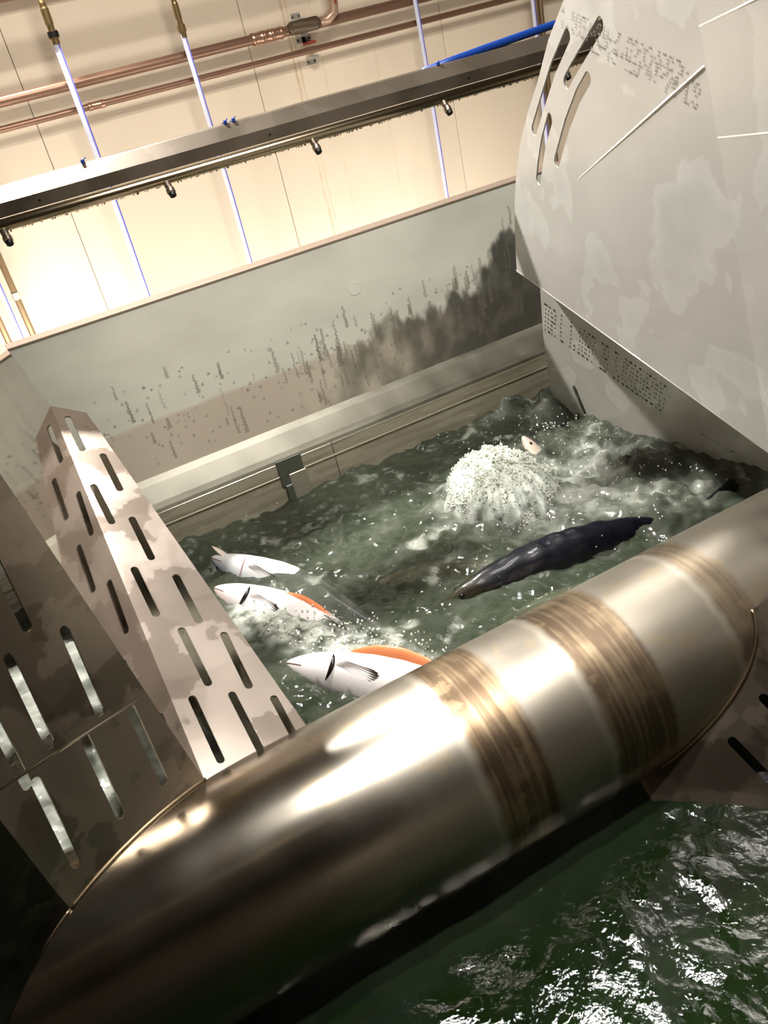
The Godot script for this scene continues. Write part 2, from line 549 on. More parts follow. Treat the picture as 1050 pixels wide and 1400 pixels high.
	if what.has("flesh"):
		# the opened belly: an orange flap that stands off the white wall
		var f: Array = what.flesh   # from t, to t, angle, height
		var rws := []
		for i in 25:
			var q := i / 24.0
			var t := lerpf(f[0], f[1], q)
			var swell := pow(sin(PI * clampf(q, 0.001, 0.999)), 0.65)
			var c := skin(t, f[2], size, -0.012)
			var out_dir := Vector3(0, cos(f[2]), sin(f[2]))
			var across := Vector3(0, -sin(f[2]), cos(f[2]))
			var ring := PackedVector3Array()
			for k in 16:
				var a := TAU * k / 16.0
				ring.append(c + out_dir * (sin(a) * (f[3] * swell + 0.001) + 0.006) + across * cos(a) * (0.009 * swell + 0.0008))
			rws.append(ring)
		tag(put("belly_flesh", strip_mesh(rws, true), M.flesh, o), "orange flesh of the opened belly")
	if what.has("jaw_open"):
		var rws := []
		for i in 15:
			var t := i / 14.0
			var ring := PackedVector3Array()
			for k in 14:
				var a := TAU * k / 14.0
				ring.append(Vector3(0.10 * size * (1.0 - t) - 0.012 * size, -0.028 * size - 0.030 * size * t + 0.01 * size * t * t, 0) + Vector3(0, cos(a) * 0.010, sin(a) * 0.022) * size * (1.02 - pow(t, 3)) * (0.9 + 0.1 * cos(a)))
			rws.append(ring)
		tag(put("lower_jaw", strip_mesh(rws, true), M.jaw, o), "gaping pale lower jaw")
	return o

# ------------------------------------------------------------------ the auger
func on_plane(a: Vector3, n: Vector3, y: float, z: float) -> Vector3:
	return Vector3(a.x - (n.y * (y - a.y) + n.z * (z - a.z)) / n.x, y, z)

func shaft_mesh(x0: float, x1: float, r: float, sides := 128) -> ArrayMesh:
	var rows := []
	for x in [x0, x1]:
		var ring := PackedVector3Array()
		for k in sides + 1:
			var a := -TAU * k / sides
			ring.append(Vector3(x, AXIS.y + sin(a) * r, AXIS.z + cos(a) * r))
		rows.append(ring)
	var st := SurfaceTool.new()
	st.begin(Mesh.PRIMITIVE_TRIANGLES)
	for k in sides:
		for q in [[0, k], [1, k], [1, k + 1], [0, k], [1, k + 1], [0, k + 1]]:
			var p: Vector3 = rows[q[0]][q[1]]
			st.set_normal(Vector3(0, p.y - AXIS.y, p.z - AXIS.z).normalized())
			st.set_uv(Vector2((p.x + 1.0) / 4.4, float(q[1]) / sides))
			st.set_tangent(Plane(1, 0, 0, 1))
			st.add_vertex(p)
	return st.commit()

# where a plane cuts the shaft, between two angles (degrees from the viewer's side, over the top)
func seam(a: Vector3, n: Vector3, from: float, to: float, out := 0.001) -> Array:
	var pts := []
	for i in 33:
		var t := deg_to_rad(lerpf(from, to, i / 32.0))
		var p := on_plane(a, n, AXIS.y + sin(t) * SHAFT_R, AXIS.z + cos(t) * SHAFT_R)
		pts.append(p + Vector3(0, sin(t), cos(t)) * out)
	return pts

func ring_on(a: Vector3, n: Vector3, r: float, from: float, to: float, count: int) -> Array:
	var pts := []
	for i in count:
		var t := deg_to_rad(lerpf(from, to, float(i) / (count - 1)))
		pts.append(on_plane(a, n, AXIS.y + sin(t) * r, AXIS.z + cos(t) * r))
	return pts

func build_auger() -> void:
	var o := base("auger")
	tag(o, "stainless steel auger of slotted plates on a thick horizontal shaft across the tank", "auger")
	put("shaft", shaft_mesh(-0.95, 3.3, SHAFT_R), M.shaft, o)
	# --- the left turn: three plates that meet at one point on the shaft
	var A := Vector3(-0.028, 0.333, -1.265)
	var B := Vector3(-0.010, 0.738, -2.487)
	var H := Vector3(0.072, 0.700, -2.440)
	var G := Vector3(0.202, 0.267, -1.257)
	var K := Vector3(-0.194, 1.536, -1.519)
	var nm := (B - A).cross(K - A).normalized()
	if nm.x < 0: nm = -nm
	var mirror := [A, B]
	mirror.append_array(ring_on(A, nm, 1.45, 148, 107, 8))
	mirror.append(K)
	tag(sheet("flight_plate", mirror, nm, 0.005, [], M.mirror, o), "smooth plate polished like a mirror")
	var sl := [
		[Vector3(0.019, 0.712, -2.433), Vector3(0.020, 0.658, -2.272), 0.018], [Vector3(0.062, 0.640, -2.253), Vector3(0.064, 0.586, -2.095), 0.018],
		[Vector3(0.007, 0.616, -2.136), Vector3(0.012, 0.562, -1.981), 0.018], [Vector3(0.059, 0.555, -1.997), Vector3(0.061, 0.502, -1.841), 0.018],
		[Vector3(0.014, 0.511, -1.831), Vector3(0.017, 0.457, -1.672), 0.018], [Vector3(0.093, 0.474, -1.785), Vector3(0.095, 0.422, -1.630), 0.018],
		[Vector3(0.052, 0.433, -1.629), Vector3(0.055, 0.377, -1.465), 0.018], [Vector3(0.131, 0.399, -1.593), Vector3(0.128, 0.347, -1.435), 0.018],
		[Vector3(0.013, 0.385, -1.453), Vector3(0.014, 0.330, -1.289), 0.017], [Vector3(0.089, 0.360, -1.439), Vector3(0.091, 0.303, -1.273), 0.017],
		[Vector3(0.163, 0.328, -1.406), Vector3(0.164, 0.279, -1.262), 0.017],
	]
	tag(sheet("flight_plate", [A, B, H, G], Vector3(0.25, 0.92, 0.31), 0.005, sl, M.plate_bright, o), "narrow pale slotted plate above the fish")
	# the sheet that goes on down from its free edge
	var down := Vector3(-0.22, -1.0, 0.0).normalized()
	var nq := (H - G).cross(down).normalized()
	var low := [G + Vector3(0.0, -0.004, 0), H + Vector3(0.0, -0.004, 0), H + down * 1.0 + Vector3(0, 0, 0.2), G + down * 0.55 + Vector3(0, 0, -0.1)]
	sheet("flight_plate", low, nq, 0.005, [], M.plate, o)
	var p3 := Vector3(0.487, 0.245, 0.838).normalized()
	var sl3 := [
		[Vector3(-0.220, 0.757, -1.277), Vector3(-0.223, 0.586, -1.225), 0.018], [Vector3(-0.132, 0.735, -1.322), Vector3(-0.137, 0.570, -1.270), 0.018],
		[Vector3(-0.091, 0.549, -1.291), Vector3(-0.092, 0.386, -1.243), 0.018], [Vector3(-0.174, 0.568, -1.248), Vector3(-0.177, 0.403, -1.199), 0.018],
		[Vector3(-0.262, 0.569, -1.197), Vector3(-0.265, 0.399, -1.146), 0.018], [Vector3(-0.179, 0.930, -1.350), Vector3(-0.179, 0.762, -1.302), 0.018],
		[Vector3(-0.275, 0.717, -1.233), Vector3(-0.275, 0.559, -1.187), 0.018], [Vector3(-0.264, 0.881, -1.288), Vector3(-0.270, 0.712, -1.235), 0.017],
	]
	var near_plate := [A, K, on_plane(A, p3, 1.40, -1.35), on_plane(A, p3, 1.30, -1.15), on_plane(A, p3, 0.95, -1.02)]
	var S := on_plane(A, p3, 0.356, -1.113)
	near_plate.append(on_plane(A, p3, 0.62, -1.165))
	var arc := seam(A, p3, 77, 119, -0.004)
	near_plate.append_array(arc)
	tag(sheet("flight_plate", near_plate, p3, 0.005, sl3, M.plate, o), "large brown slotted plate at the lower left")
	put("bend_line", tube([on_plane(A, p3, 0.545, -1.300) - p3 * 0.0030, on_plane(A, p3, 0.600, -1.160) - p3 * 0.0030], 0.0036, 12), M.plate, o)
	var p4 := Vector3(0.529, 0.06, 0.845).normalized()
	var edge3 := on_plane(A, p3, 0.62, -1.165)
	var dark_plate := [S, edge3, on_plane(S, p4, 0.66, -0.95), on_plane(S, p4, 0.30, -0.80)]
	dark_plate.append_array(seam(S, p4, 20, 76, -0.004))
	sheet("flight_plate", dark_plate, p4, 0.005, [], M.plate_dark_reflection, o)  # darker copy of the plate steel, a dark reflection painted in
	put("weld_bead", tube(seam(A, p3, 77, 120, 0.002), 0.0032, 8), M.weld, o)
	put("weld_bead", tube(seam(S, p4, 30, 77, 0.002), 0.0032, 8), M.weld, o)
	# --- the right turn: the tall pale plate
	var w := Vector3(0.971, 0.045, 0.234).normalized()
	var Ap := Vector3(1.259, 0.550, -1.122)
	var Kw := Vector3(1.270, 1.687, -1.386)
	var outline := [Ap, Kw, Vector3(1.281, 1.578, -1.413), Vector3(1.319, 1.544, -1.561), Vector3(1.360, 1.490, -1.715), Vector3(1.398, 1.422, -1.866), Vector3(1.432, 1.340, -1.985), Vector3(1.460, 1.245, -2.088), Vector3(1.490, 1.165, -2.188), Vector3(1.514, 1.081, -2.280), Vector3(1.530, 1.022, -2.330), Vector3(1.542, 0.960, -2.376), Vector3(1.557, 0.885, -2.420), Vector3(1.569, 0.813, -2.456), Vector3(1.593, 0.623, -2.522)]
	var ws := [
		[Vector3(1.399, 1.357, -1.857), Vector3(1.433, 1.273, -1.982), Vector3(1.460, 1.192, -2.078), Vector3(1.489, 1.103, -2.181), 0.032],
		[Vector3(1.356, 1.374, -1.681), Vector3(1.383, 1.316, -1.785), Vector3(1.406, 1.267, -1.873), Vector3(1.420, 1.235, -1.923), 0.032],
		[Vector3(1.450, 1.162, -2.033), Vector3(1.475, 1.085, -2.112), Vector3(1.488, 1.022, -2.160), Vector3(1.500, 0.960, -2.200), 0.032],
		[Vector3(1.382, 1.264, -1.772), Vector3(1.403, 1.217, -1.848), Vector3(1.428, 1.145, -1.935), Vector3(1.460, 1.030, -2.048), 0.032],
	]
	tag(sheet("flight_plate", outline, -w, 0.005, ws, M.film, o), "tall pale plate with curved slots and dotted print")
	put("bend_line", tube([Vector3(1.428, 1.010, -1.910) + w * 0.0040, Vector3(1.266, 1.284, -1.300) + w * 0.0036], 0.004, 16), M.film_highlight, o)  # paler tube paints the highlight along the crease
	put("bend_line", tube([Ap + w * 0.002, Vector3(1.593, 0.623, -2.522) + w * 0.002], 0.003, 8), M.film, o)
	# the face beyond its crease, turned towards the viewer
	var cdir := (Kw - Ap).normalized()
	var vdir := Vector3(-0.42, 0.0, 0.90)
	vdir = (vdir - cdir * vdir.dot(cdir)).normalized()
	var C0 := Ap
	sheet("flight_plate", [C0 - cdir * 0.20, Kw, Kw + vdir * 0.75, C0 + vdir * 0.75 - cdir * 0.1, C0 + vdir * 0.22 - cdir * 0.30], Vector3(-0.9, 0, -0.42), 0.005, [], M.film, o)
	for y in [[0.631, 0.45], [0.822, 0.30]]:
		put("bend_line", tube([C0 + cdir * y[0] + Vector3(0.0039, 0, 0), C0 + cdir * (y[0] - 0.055 * y[1]) + vdir * y[1] + Vector3(0.0036, 0, 0)], 0.004, 16), M.film_highlight, o)  # fold highlights painted in the same pale colour
	# the plate under it that dips into the water, with its printed row
	var w0 := Vector3(0.981, 0.126, -0.145).normalized()
	var e0 := Vector3(1.703, 0.544, -2.552)
	var dip := [e0, on_plane(e0, w0, 0.315, -2.603), on_plane(e0, w0, 0.083, -2.636), on_plane(e0, w0, -0.35, -2.66), on_plane(e0, w0, -0.35, -1.45), on_plane(e0, w0, 0.10, -1.45), on_plane(e0, w0, 0.30, -1.65)]
	tag(sheet("flight_plate", dip, -w0, 0.005, [[on_plane(e0, w0, 0.125, -2.50), on_plane(e0, w0, 0.0, -2.47), 0.02]], M.film_low, o), "grey printed plate that dips into the water")
	sheet("flight_plate", [Vector3(1.598, 0.620, -2.522), Ap + Vector3(0.004, -0.003, 0), on_plane(e0, w0, 0.30, -1.65), e0], Vector3.UP, 0.004, [], M.film_low, o)
	var off := -w0
	var t0 := on_plane(e0, w0, 0.352, -2.590)
	var t1 := on_plane(e0, w0, 0.118, -2.080)
	var tup := on_plane(e0, w0, 0.440, -2.560) - t0
	print_row("printed_lettering", "TOA L 1.1087 2B 3.0200X6000", t0, t1, tup * 1.2, off, 0.0042, M.ink, o)
	print_row("printed_lettering", "OTTTT ABA", on_plane(e0, w0, 0.075, -1.935), on_plane(e0, w0, 0.030, -1.80), Vector3(0, 0.045, 0.004), off, 0.0024, M.ink, o)
	for k in 2:
		var q0 := Vector3(1.408, 1.368, -1.90) if k == 0 else Vector3(1.385, 1.327, -1.80)
		q0 = on_plane(Ap, w, q0.y, q0.z)
		var q1 := on_plane(Ap, w, 1.245 if k == 0 else 1.205, -1.36 if k == 0 else -1.30)
		print_row("printed_lettering", "1.1087 2B 3.0200X6000" if k == 0 else "  2B 70 1L0 4T 24 EB ", q0, q1, Vector3(-0.006, 0.040, 0.018), -w, 0.0021, M.ink_pale, o, 0.55)
	# --- the near side of the right turn: it comes round under the shaft
	var n4 := Vector3(-0.47, 0.67, 0.575).normalized()
	var a4 := Vector3(0.996, 0.192, -0.966)
	var under := seam(a4, -n4, 44, -32, -0.004)
	under.append_array([on_plane(a4, n4, -0.20, -0.70), on_plane(a4, n4, -0.20, -0.45), on_plane(a4, n4, 0.24, -0.70), on_plane(a4, n4, 0.37, -0.95)])
	tag(sheet("flight_plate", under, n4, 0.005, [[Vector3(0.934, 0.105, -0.916), Vector3(0.965, 0.012, -0.782), 0.019], [Vector3(1.021, 0.169, -0.919), Vector3(1.053, 0.073, -0.781), 0.019], [Vector3(1.100, 0.232, -0.925), Vector3(1.132, 0.136, -0.787), 0.019]], M.plate, o), "slotted plate that slides under the water at the right")
	put("weld_bead", tube(seam(a4, -n4, 44, -25, 0.002), 0.0032, 8), M.weld, o)

# ------------------------------------------------------------------ the tank
func wall_image() -> ImageTexture:
	# back sheet: browner lower zone, runs, spots, wet area and painted corner shade, laid out in the sheet's own metres
	var wx := 1024
	var hy := 288
	var im := Image.create(wx, hy, false, Image.FORMAT_RGB8)
	var n := FastNoiseLite.new()
	n.seed = 21
	n.frequency = 1.0
	n.fractal_octaves = 4
	var n2 := FastNoiseLite.new()
	n2.seed = 5
	n2.frequency = 1.0
	n2.fractal_octaves = 3
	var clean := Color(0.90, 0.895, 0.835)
	var lower_tone := Color(0.78, 0.725, 0.655)
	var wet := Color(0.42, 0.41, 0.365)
	var runs := []
	for k in 42:
		runs.append([rng.randf_range(0.15, 1.95), rng.randf_range(0.36, 0.62), rng.randf_range(0.03, 0.11), rng.randf_range(0.003, 0.009)])
	for k in 240:
		runs.append([rng.randf_range(0.1, 1.95), rng.randf_range(0.30, 0.60), rng.randf_range(0.003, 0.008), rng.randf_range(0.003, 0.006)])
	for j in hy:
		var y := lerpf(0.84, 0.245, float(j) / (hy - 1))
		for i in wx:
			var x := lerpf(-0.6, 2.6, float(i) / (wx - 1))
			var c := clean.darkened(0.10 * (0.5 + 0.5 * n.get_noise_2d(x * 2.0, y * 5.0)))
			c = c.lerp(lower_tone, smoothstep(0.012, -0.012, y - 0.452 - 0.006 * n.get_noise_2d(x * 6.0, 4.0)) * 0.9)  # the lower part of the sheet is browner, with a soft wavering edge
			# the dark wet area with fingers, plus corner shade painted darker to the right
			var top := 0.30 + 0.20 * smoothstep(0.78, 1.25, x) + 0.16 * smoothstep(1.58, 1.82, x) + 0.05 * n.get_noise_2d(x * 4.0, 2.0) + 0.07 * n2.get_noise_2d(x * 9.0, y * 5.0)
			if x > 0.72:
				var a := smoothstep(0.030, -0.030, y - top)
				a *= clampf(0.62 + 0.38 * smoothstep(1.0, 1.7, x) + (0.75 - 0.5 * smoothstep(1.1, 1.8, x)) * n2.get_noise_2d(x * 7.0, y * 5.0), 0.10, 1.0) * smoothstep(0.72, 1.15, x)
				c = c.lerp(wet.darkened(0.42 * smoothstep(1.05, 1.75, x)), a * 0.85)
			im.set_pixel(i, j, c)
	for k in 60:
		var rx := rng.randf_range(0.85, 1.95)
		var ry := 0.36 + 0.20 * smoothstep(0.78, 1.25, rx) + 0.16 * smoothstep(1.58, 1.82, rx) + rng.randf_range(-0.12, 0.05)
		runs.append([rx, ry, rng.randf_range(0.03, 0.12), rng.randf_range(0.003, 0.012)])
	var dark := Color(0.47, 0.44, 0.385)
	for r in runs:
		var i0 := int((r[0] + 0.6 - r[3]) / 3.2 * wx)
		var i1 := int((r[0] + 0.6 + r[3]) / 3.2 * wx) + 1
		var j0 := int((0.84 - r[1]) / 0.595 * hy)
		var j1 := int((0.84 - r[1] + r[2]) / 0.595 * hy) + 1
		for j in range(maxi(j0, 0), mini(j1 + 1, hy)):
			var f := float(j - j0) / maxf(j1 - j0, 1)
			var shift := 0.006 * n.get_noise_2d(r[0] * 50.0, f * 6.0)
			for i in range(i0 - 2, i1 + 2):
				if i < 0 or i >= wx: continue
				var x := lerpf(-0.6, 2.6, float(i) / (wx - 1))
				var wd: float = r[3] * (0.45 + 0.55 * f)
				if absf(x - r[0] - shift) < wd: im.set_pixel(i, j, im.get_pixel(i, j).lerp(dark, 0.25 + 0.45 * fposmod(r[0] * 97.0, 1.0)))
	return ImageTexture.create_from_image(im)

func build_shade_box() -> void:
	var o := base("added_shade_box", Vector3(-0.55, 1.95, -1.9))  # added unseen box that keeps light off the shaft and left plates
	tag(o, "unseen dark steel box added overhead at the left to block light from the slotted plates", "shade_box")
	for s in [[Vector3(-0.92, 0, -0.9), Vector3(-0.90, 0.9, 1.0)], [Vector3(0.88, 0, -0.9), Vector3(0.90, 0.9, 1.0)], [Vector3(-0.90, 0, -0.92), Vector3(0.88, 0.9, -0.90)], [Vector3(-0.90, 0, 0.98), Vector3(0.88, 0.9, 1.0)]]:
		box("side_sheet", o.position + s[0], o.position + s[1], M.shade_box, o)
	box("bottom_sheet", o.position + Vector3(-0.90, 0.0, -0.90), o.position + Vector3(0.88, 0.02, 0.98), M.shade_box, o)
	for p in [[-0.8, -0.8], [0.78, -0.8], [-0.8, 0.88], [0.78, 0.88]]:
		put("hanger", tube([Vector3(p[0], 0.85, p[1]), Vector3(p[0], 1.2, p[1]), Vector3(p[0], 1.648, p[1])], 0.015, 10), M.galv, o)

func build_tank() -> void:
	var o := base("tank")
	tag(o, "long stainless steel tank with stained back wall and flat rim", "tank")
	# back sheet with its own uv in metres
	var st := SurfaceTool.new()
	st.begin(Mesh.PRIMITIVE_TRIANGLES)
	for q in [[0, 0], [1, 0], [1, 1], [0, 0], [1, 1], [0, 1]]:
		st.set_normal(Vector3(0, 0, 1))
		st.set_uv(Vector2(q[0], q[1]))
		st.add_vertex(Vector3(lerpf(-0.6, 2.6, q[0]), lerpf(0.84, 0.245, q[1]), -2.86))
	st.generate_tangents()
	var front := st.commit()
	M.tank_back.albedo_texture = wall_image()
	tag(put("back_sheet", front, M.tank_back, o), "tall back sheet with water runs and a dark wet area with painted corner shade")
	box("back_sheet", Vector3(-2.4, 0.24, -2.872), Vector3(4.2, 0.84, -2.8605), M.tank_plain, o)
	box("back_sheet", Vector3(-2.4, 0.24, -2.8605), Vector3(-0.6, 0.84, -2.860), M.tank_plain, o, 0.0001)
	box("back_sheet", Vector3(2.6, 0.24, -2.8605), Vector3(4.2, 0.84, -2.860), M.tank_plain, o, 0.0001)
	var lip := [Vector2(-2.872, 0.150), Vector2(-2.872, 0.262), Vector2(-2.860, 0.258), Vector2(-2.838, 0.240), Vector2(-2.80, 0.185), Vector2(-2.79, 0.166), Vector2(-2.792, 0.150)]
	var rows := []
	var cols := []
	for i in 331:
		var x := lerpf(-2.4, 4.2, i / 330.0)
		var row := PackedVector3Array()
		var cr := PackedColorArray()
		for k in lip.size():
			row.append(Vector3(x, lip[k].y, lip[k].x))
			var wet_and_shade := clampf(smoothstep(0.55, 1.55, x) * 0.85 + 0.45 * broad.get_noise_2d(x * 1.6, lip[k].y * 6.0), 0.0, 1.0)  # wet film and painted corner shade together, darker to the right
			cr.append(Color(0.44, 0.415, 0.335).lerp(Color(0.125, 0.118, 0.088), wet_and_shade))
		rows.append(row)
		cols.append(cr)
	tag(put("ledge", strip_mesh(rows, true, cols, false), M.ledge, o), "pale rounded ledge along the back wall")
	box("lower_sheet", Vector3(-2.4, -0.85, -2.81), Vector3(4.2, 0.152, -2.7905), M.tank_low, o)
	put("weld_bead", tube([Vector3(-2.4, 0.100, -2.789), Vector3(0.6, 0.098, -2.789), Vector3(4.2, 0.100, -2.789)], 0.0035, 8), M.weld_pale, o)
	for x in [0.86, 2.05]:
		put("sheet_joint", tube([Vector3(x, 0.155, -2.7895), Vector3(x + 0.003, -0.3, -2.7895)], 0.0013, 6), M.dark_gap, o)
	tag(box("outlet_plate", Vector3(0.630, 0.055, -2.792), Vector3(0.730, 0.163, -2.784), M.dark_plate, o), "dark square plate over the outlet")
	box("outlet_plate", Vector3(0.665, -0.09, -2.792), Vector3(0.735, 0.098, -2.781), M.outlet, o)
	box("outlet_pipe", Vector3(0.640, -0.04, -2.792), Vector3(0.668, 0.06, -2.776), M.dark_plate, o)
	box("rim", Vector3(-2.4, 0.832, -2.925), Vector3(4.2, 0.841, -2.857), M.rim, o)
	box("rim_lip", Vector3(-2.4, 0.79, -2.925), Vector3(4.2, 0.832, -2.919), M.rim, o)
	# a stamped disc high on the back sheet
	put("blank_disc", lathe([[0.0, 0.0], [0.001, 0.026], [0.0016, 0.024], [0.0012, 0.0]], Vector3(1.12, 0.655, -2.8602), Vector3(0, 0, 1), 28), M.disc, o)
	# out of the frame: the other sides that the steel mirrors
	box("near_sheet", Vector3(-2.4, -0.85, 0.60), Vector3(4.2, 0.84, 0.612), M.tank_near, o)
	box("near_rim", Vector3(-2.4, 0.832, 0.597), Vector3(4.2, 0.841, 0.665), M.rim, o)
	for x in [-2.4, 4.19]: box("end_sheet", Vector3(x, -0.85, -2.86), Vector3(x + 0.01, 0.84, 0.60), M.tank_plain, o)
	box("floor_sheet", Vector3(-2.4, -0.86, -2.81), Vector3(4.2, -0.85, 0.612), M.tank_floor, o)

# ------------------------------------------------------------------ the room
func panel_image() -> ImageTexture:
	var im := Image.create(512, 512, false, Image.FORMAT_RGB8)
	var n := FastNoiseLite.new()
	n.seed = 3
	n.frequency = 1.0
	for j in 512:
		for i in 512:
			var x := 1.41 + i / 511.0 * 1.005
			var y := 2.2 - j / 511.0 * 2.0
			var c := Color(0.85, 0.785, 0.69).darkened(0.03 * n.get_noise_2d(x * 3.0, y * 2.0))
			for s in [[1.604, 0.010, 0.30], [1.628, 0.007, 0.22], [1.745, 0.006, 0.14], [2.03, 0.008, 0.08]]:
				var d := absf(x - s[0] - 0.006 * n.get_noise_2d(y * 4.0, s[0] * 9.0))
				c = c.lerp(Color(0.55, 0.34, 0.12), s[2] * smoothstep(s[1], 0.0, d) * clampf(0.7 + n.get_noise_2d(y * 7.0, s[0]), 0.2, 1.0))
			im.set_pixel(i, j, c)
	return ImageTexture.create_from_image(im)

func build_room() -> void:
	var wall := box("wall_back", Vector3(-3.2, -1.2, -4.4), Vector3(5.8, 3.6, -4.24), M.joint)
	tag(wall, "cream insulated panel wall behind the tank with thin upright joints", "wall", "", "structure")
	for k in 9:
		var x := -2.61 - 0.0 + 1.005 * k - 0.0 - 0.0
		var x0 := 0.40 + 1.005 * (k - 3)
		var p: MeshInstance3D
		if k == 4:
			# the rust-streaked panel has a front of its own uv
			p = put("panel", block(Vector3(1.0025, 4.8, 0.04), 0.002), M.panel, wall)
			p.position = Vector3(x0 + 0.5025, 1.2, -4.22) - wall.position
			var st := SurfaceTool.new()
			st.begin(Mesh.PRIMITIVE_TRIANGLES)
			for q in [[0, 0], [1, 0], [1, 1], [0, 0], [1, 1], [0, 1]]:
				st.set_normal(Vector3(0, 0, 1))
				st.set_uv(Vector2(q[0], q[1]))
				st.add_vertex(Vector3(lerpf(x0 + 0.006, x0 + 0.999, q[0]), lerpf(2.2, 0.2, q[1]), -4.1995) - p.position - wall.position)
			put("rust_streaks", st.commit(), M.streaked, p)
		else:
			p = put("panel", block(Vector3(1.0025, 4.8, 0.04), 0.002), M.panel, wall)
			p.position = Vector3(x0 + 0.5025, 1.2, -4.22) - wall.position
	tag(box("floor", Vector3(-3.2, -1.4, -4.4), Vector3(5.8, -1.2, 4.0), M.floor), "grey concrete floor of the hall", "floor", "", "structure")
	tag(box("ceiling", Vector3(-3.2, 3.6, -4.4), Vector3(5.8, 3.8, 4.0), M.ceiling), "beige ceiling of the hall", "ceiling", "", "structure")
	tag(box("wall_left", Vector3(-3.4, -1.2, -4.4), Vector3(-3.2, 3.6, 4.0), M.panel), "cream wall at the left end of the hall", "wall", "", "structure")
	tag(box("wall_right", Vector3(5.8, -1.2, -4.4), Vector3(6.0, 3.6, 4.0), M.panel), "cream wall at the right end of the hall", "wall", "", "structure")
	tag(box("added_dark_slab", Vector3(-3.2, 2.75, 0.05), Vector3(5.8, 2.95, 1.3), M.dim_wall), "unseen dark slab added overhead behind the viewer to darken reflections", "added_slab", "", "structure")  # added unseen slab that gives the shaft a dark front to reflect
	tag(box("wall_front", Vector3(-3.2, -1.2, 4.0), Vector3(5.8, 3.6, 4.2), M.dim_wall), "dull wall behind the viewer", "wall", "", "structure")

func pipe_run(called: String, label: String, y: float, r: float, z: float, couplings: Array, m: Material) -> Node3D:
	var o := base(called)
	tag(o, label, "pipe")
	put("pipe_body", tube([Vector3(-3.18, y, z), Vector3(0, y, z), Vector3(5.78, y, z)], r, 20), m, o)
	for x in couplings:
		put("coupling", lathe([[-0.035, r], [-0.035, r * 1.22], [-0.026, r * 1.3], [-0.02, r * 1.18], [0.02, r * 1.18], [0.026, r * 1.3], [0.035, r * 1.22], [0.035, r]], Vector3(x, y, z), Vector3.RIGHT, 20), M.copper_bright, o)
	return o

func build_pipes() -> void:
	var a := pipe_run("copper_pipe", "thick copper pipe along the cream wall, with a valve and a coupling", 1.487, 0.021, -4.12, [1.435, 1.475, 1.515], M.copper)
	# the valve block with its riser
	put("valve_body", lathe([[-0.075, 0.0], [-0.075, 0.020], [-0.06, 0.032], [0.06, 0.032], [0.075, 0.024], [0.075, 0.0]], Vector3(1.65, 1.492, -4.10), Vector3.RIGHT, 6), M.valve, a)
	put("riser", tube([Vector3(1.735, 1.492, -4.10), Vector3(1.77, 1.495, -4.09), Vector3(1.80, 1.515, -4.08), Vector3(1.808, 1.56, -4.075), Vector3(1.810, 2.2, -4.07), Vector3(1.810, 3.58, -4.07)], 0.021, 16), M.riser, a)
	tag(put("rust_patch", tube([Vector3(1.806, 1.545, -4.056), Vector3(1.808, 1.575, -4.053), Vector3(1.809, 1.60, -4.053)], [0.004, 0.009, 0.004], 10), M.rust, a), "rusty patch on the riser")
	var b := pipe_run("copper_pipe", "thin copper pipe along the cream wall below the thick one", 1.391, 0.0135, -4.13, [0.655, 2.93], M.copper)
	# clips that hold both pipes to the wall
	for c in [[1.655, 1.487, 0.0, "small steel clip that holds the thick copper pipe beside its valve"], [1.683, 1.391, 0.0, "small steel clip that holds the thin copper pipe below the valve"]]:
		var o := base("pipe_clip", Vector3(c[0], c[1], -4.2))
		tag(o, c[3], "pipe clip", "pipe clips on the wall")
		for s in [-1.0, 1.0]:
			var f := put("flange", block(Vector3(0.048, 0.026, 0.004), 0.001), M.galv, o)
			f.position = Vector3(0.005, s * 0.048, 0.002)
			for q in [-1.0, 1.0]:
				put("screw", lathe([[0.0, 0.004], [0.003, 0.004], [0.004, 0.0]], Vector3(0.005 + q * 0.016, s * 0.048, 0.004), Vector3(0, 0, 1), 10), M.dark_gap, o)
		var st := block(Vector3(0.040, 0.012, 0.066), 0.001)
		var t1 := put("strap", st, M.galv, o)
		t1.position = Vector3(0.004, -0.030, 0.033)
		var t2 := put("strap", st, M.galv_red if c[1] < 1.4 else M.galv, o)
		t2.position = Vector3(0.004, 0.030, 0.033)
	var hd := pipe_run("overhead_duct", "fat brown pipe high on the wall in the upper left corner", 1.860, 0.045, -4.15, [], M.copper)
	# uprights at the far left
	for c in [[0.040, 0.014, "brown upright pipe behind the left end of the tank rim, the right one"], [-0.067, 0.014, "brown upright pipe behind the left end of the tank rim, the left one"]]:
		var o := base("upright_pipe", Vector3(c[0], -1.2, -4.06))
		tag(o, c[2], "pipe", "brown uprights at the left")
		put("pipe_body", tube([Vector3.ZERO, Vector3(0, 2, 0), Vector3(0, 4.79, 0)], c[1], 16), M.upright, o)
		put("clamp", lathe([[0.0, 0.014], [0.0, 0.02], [0.03, 0.02], [0.03, 0.014]], Vector3(0, 1.95, 0), Vector3.UP, 16), M.galv, o)
	var cd := base("conduit", Vector3(2.896, -1.2, -4.068))
	tag(cd, "bronze coloured double conduit that runs up the wall behind the tall pale plate", "conduit")
	for s in [-0.013, 0.013]: put("conduit_tube", tube([Vector3(s, 0, 0), Vector3(s, 2, 0), Vector3(s, 4.79, 0)], 0.012, 14), M.upright, cd)

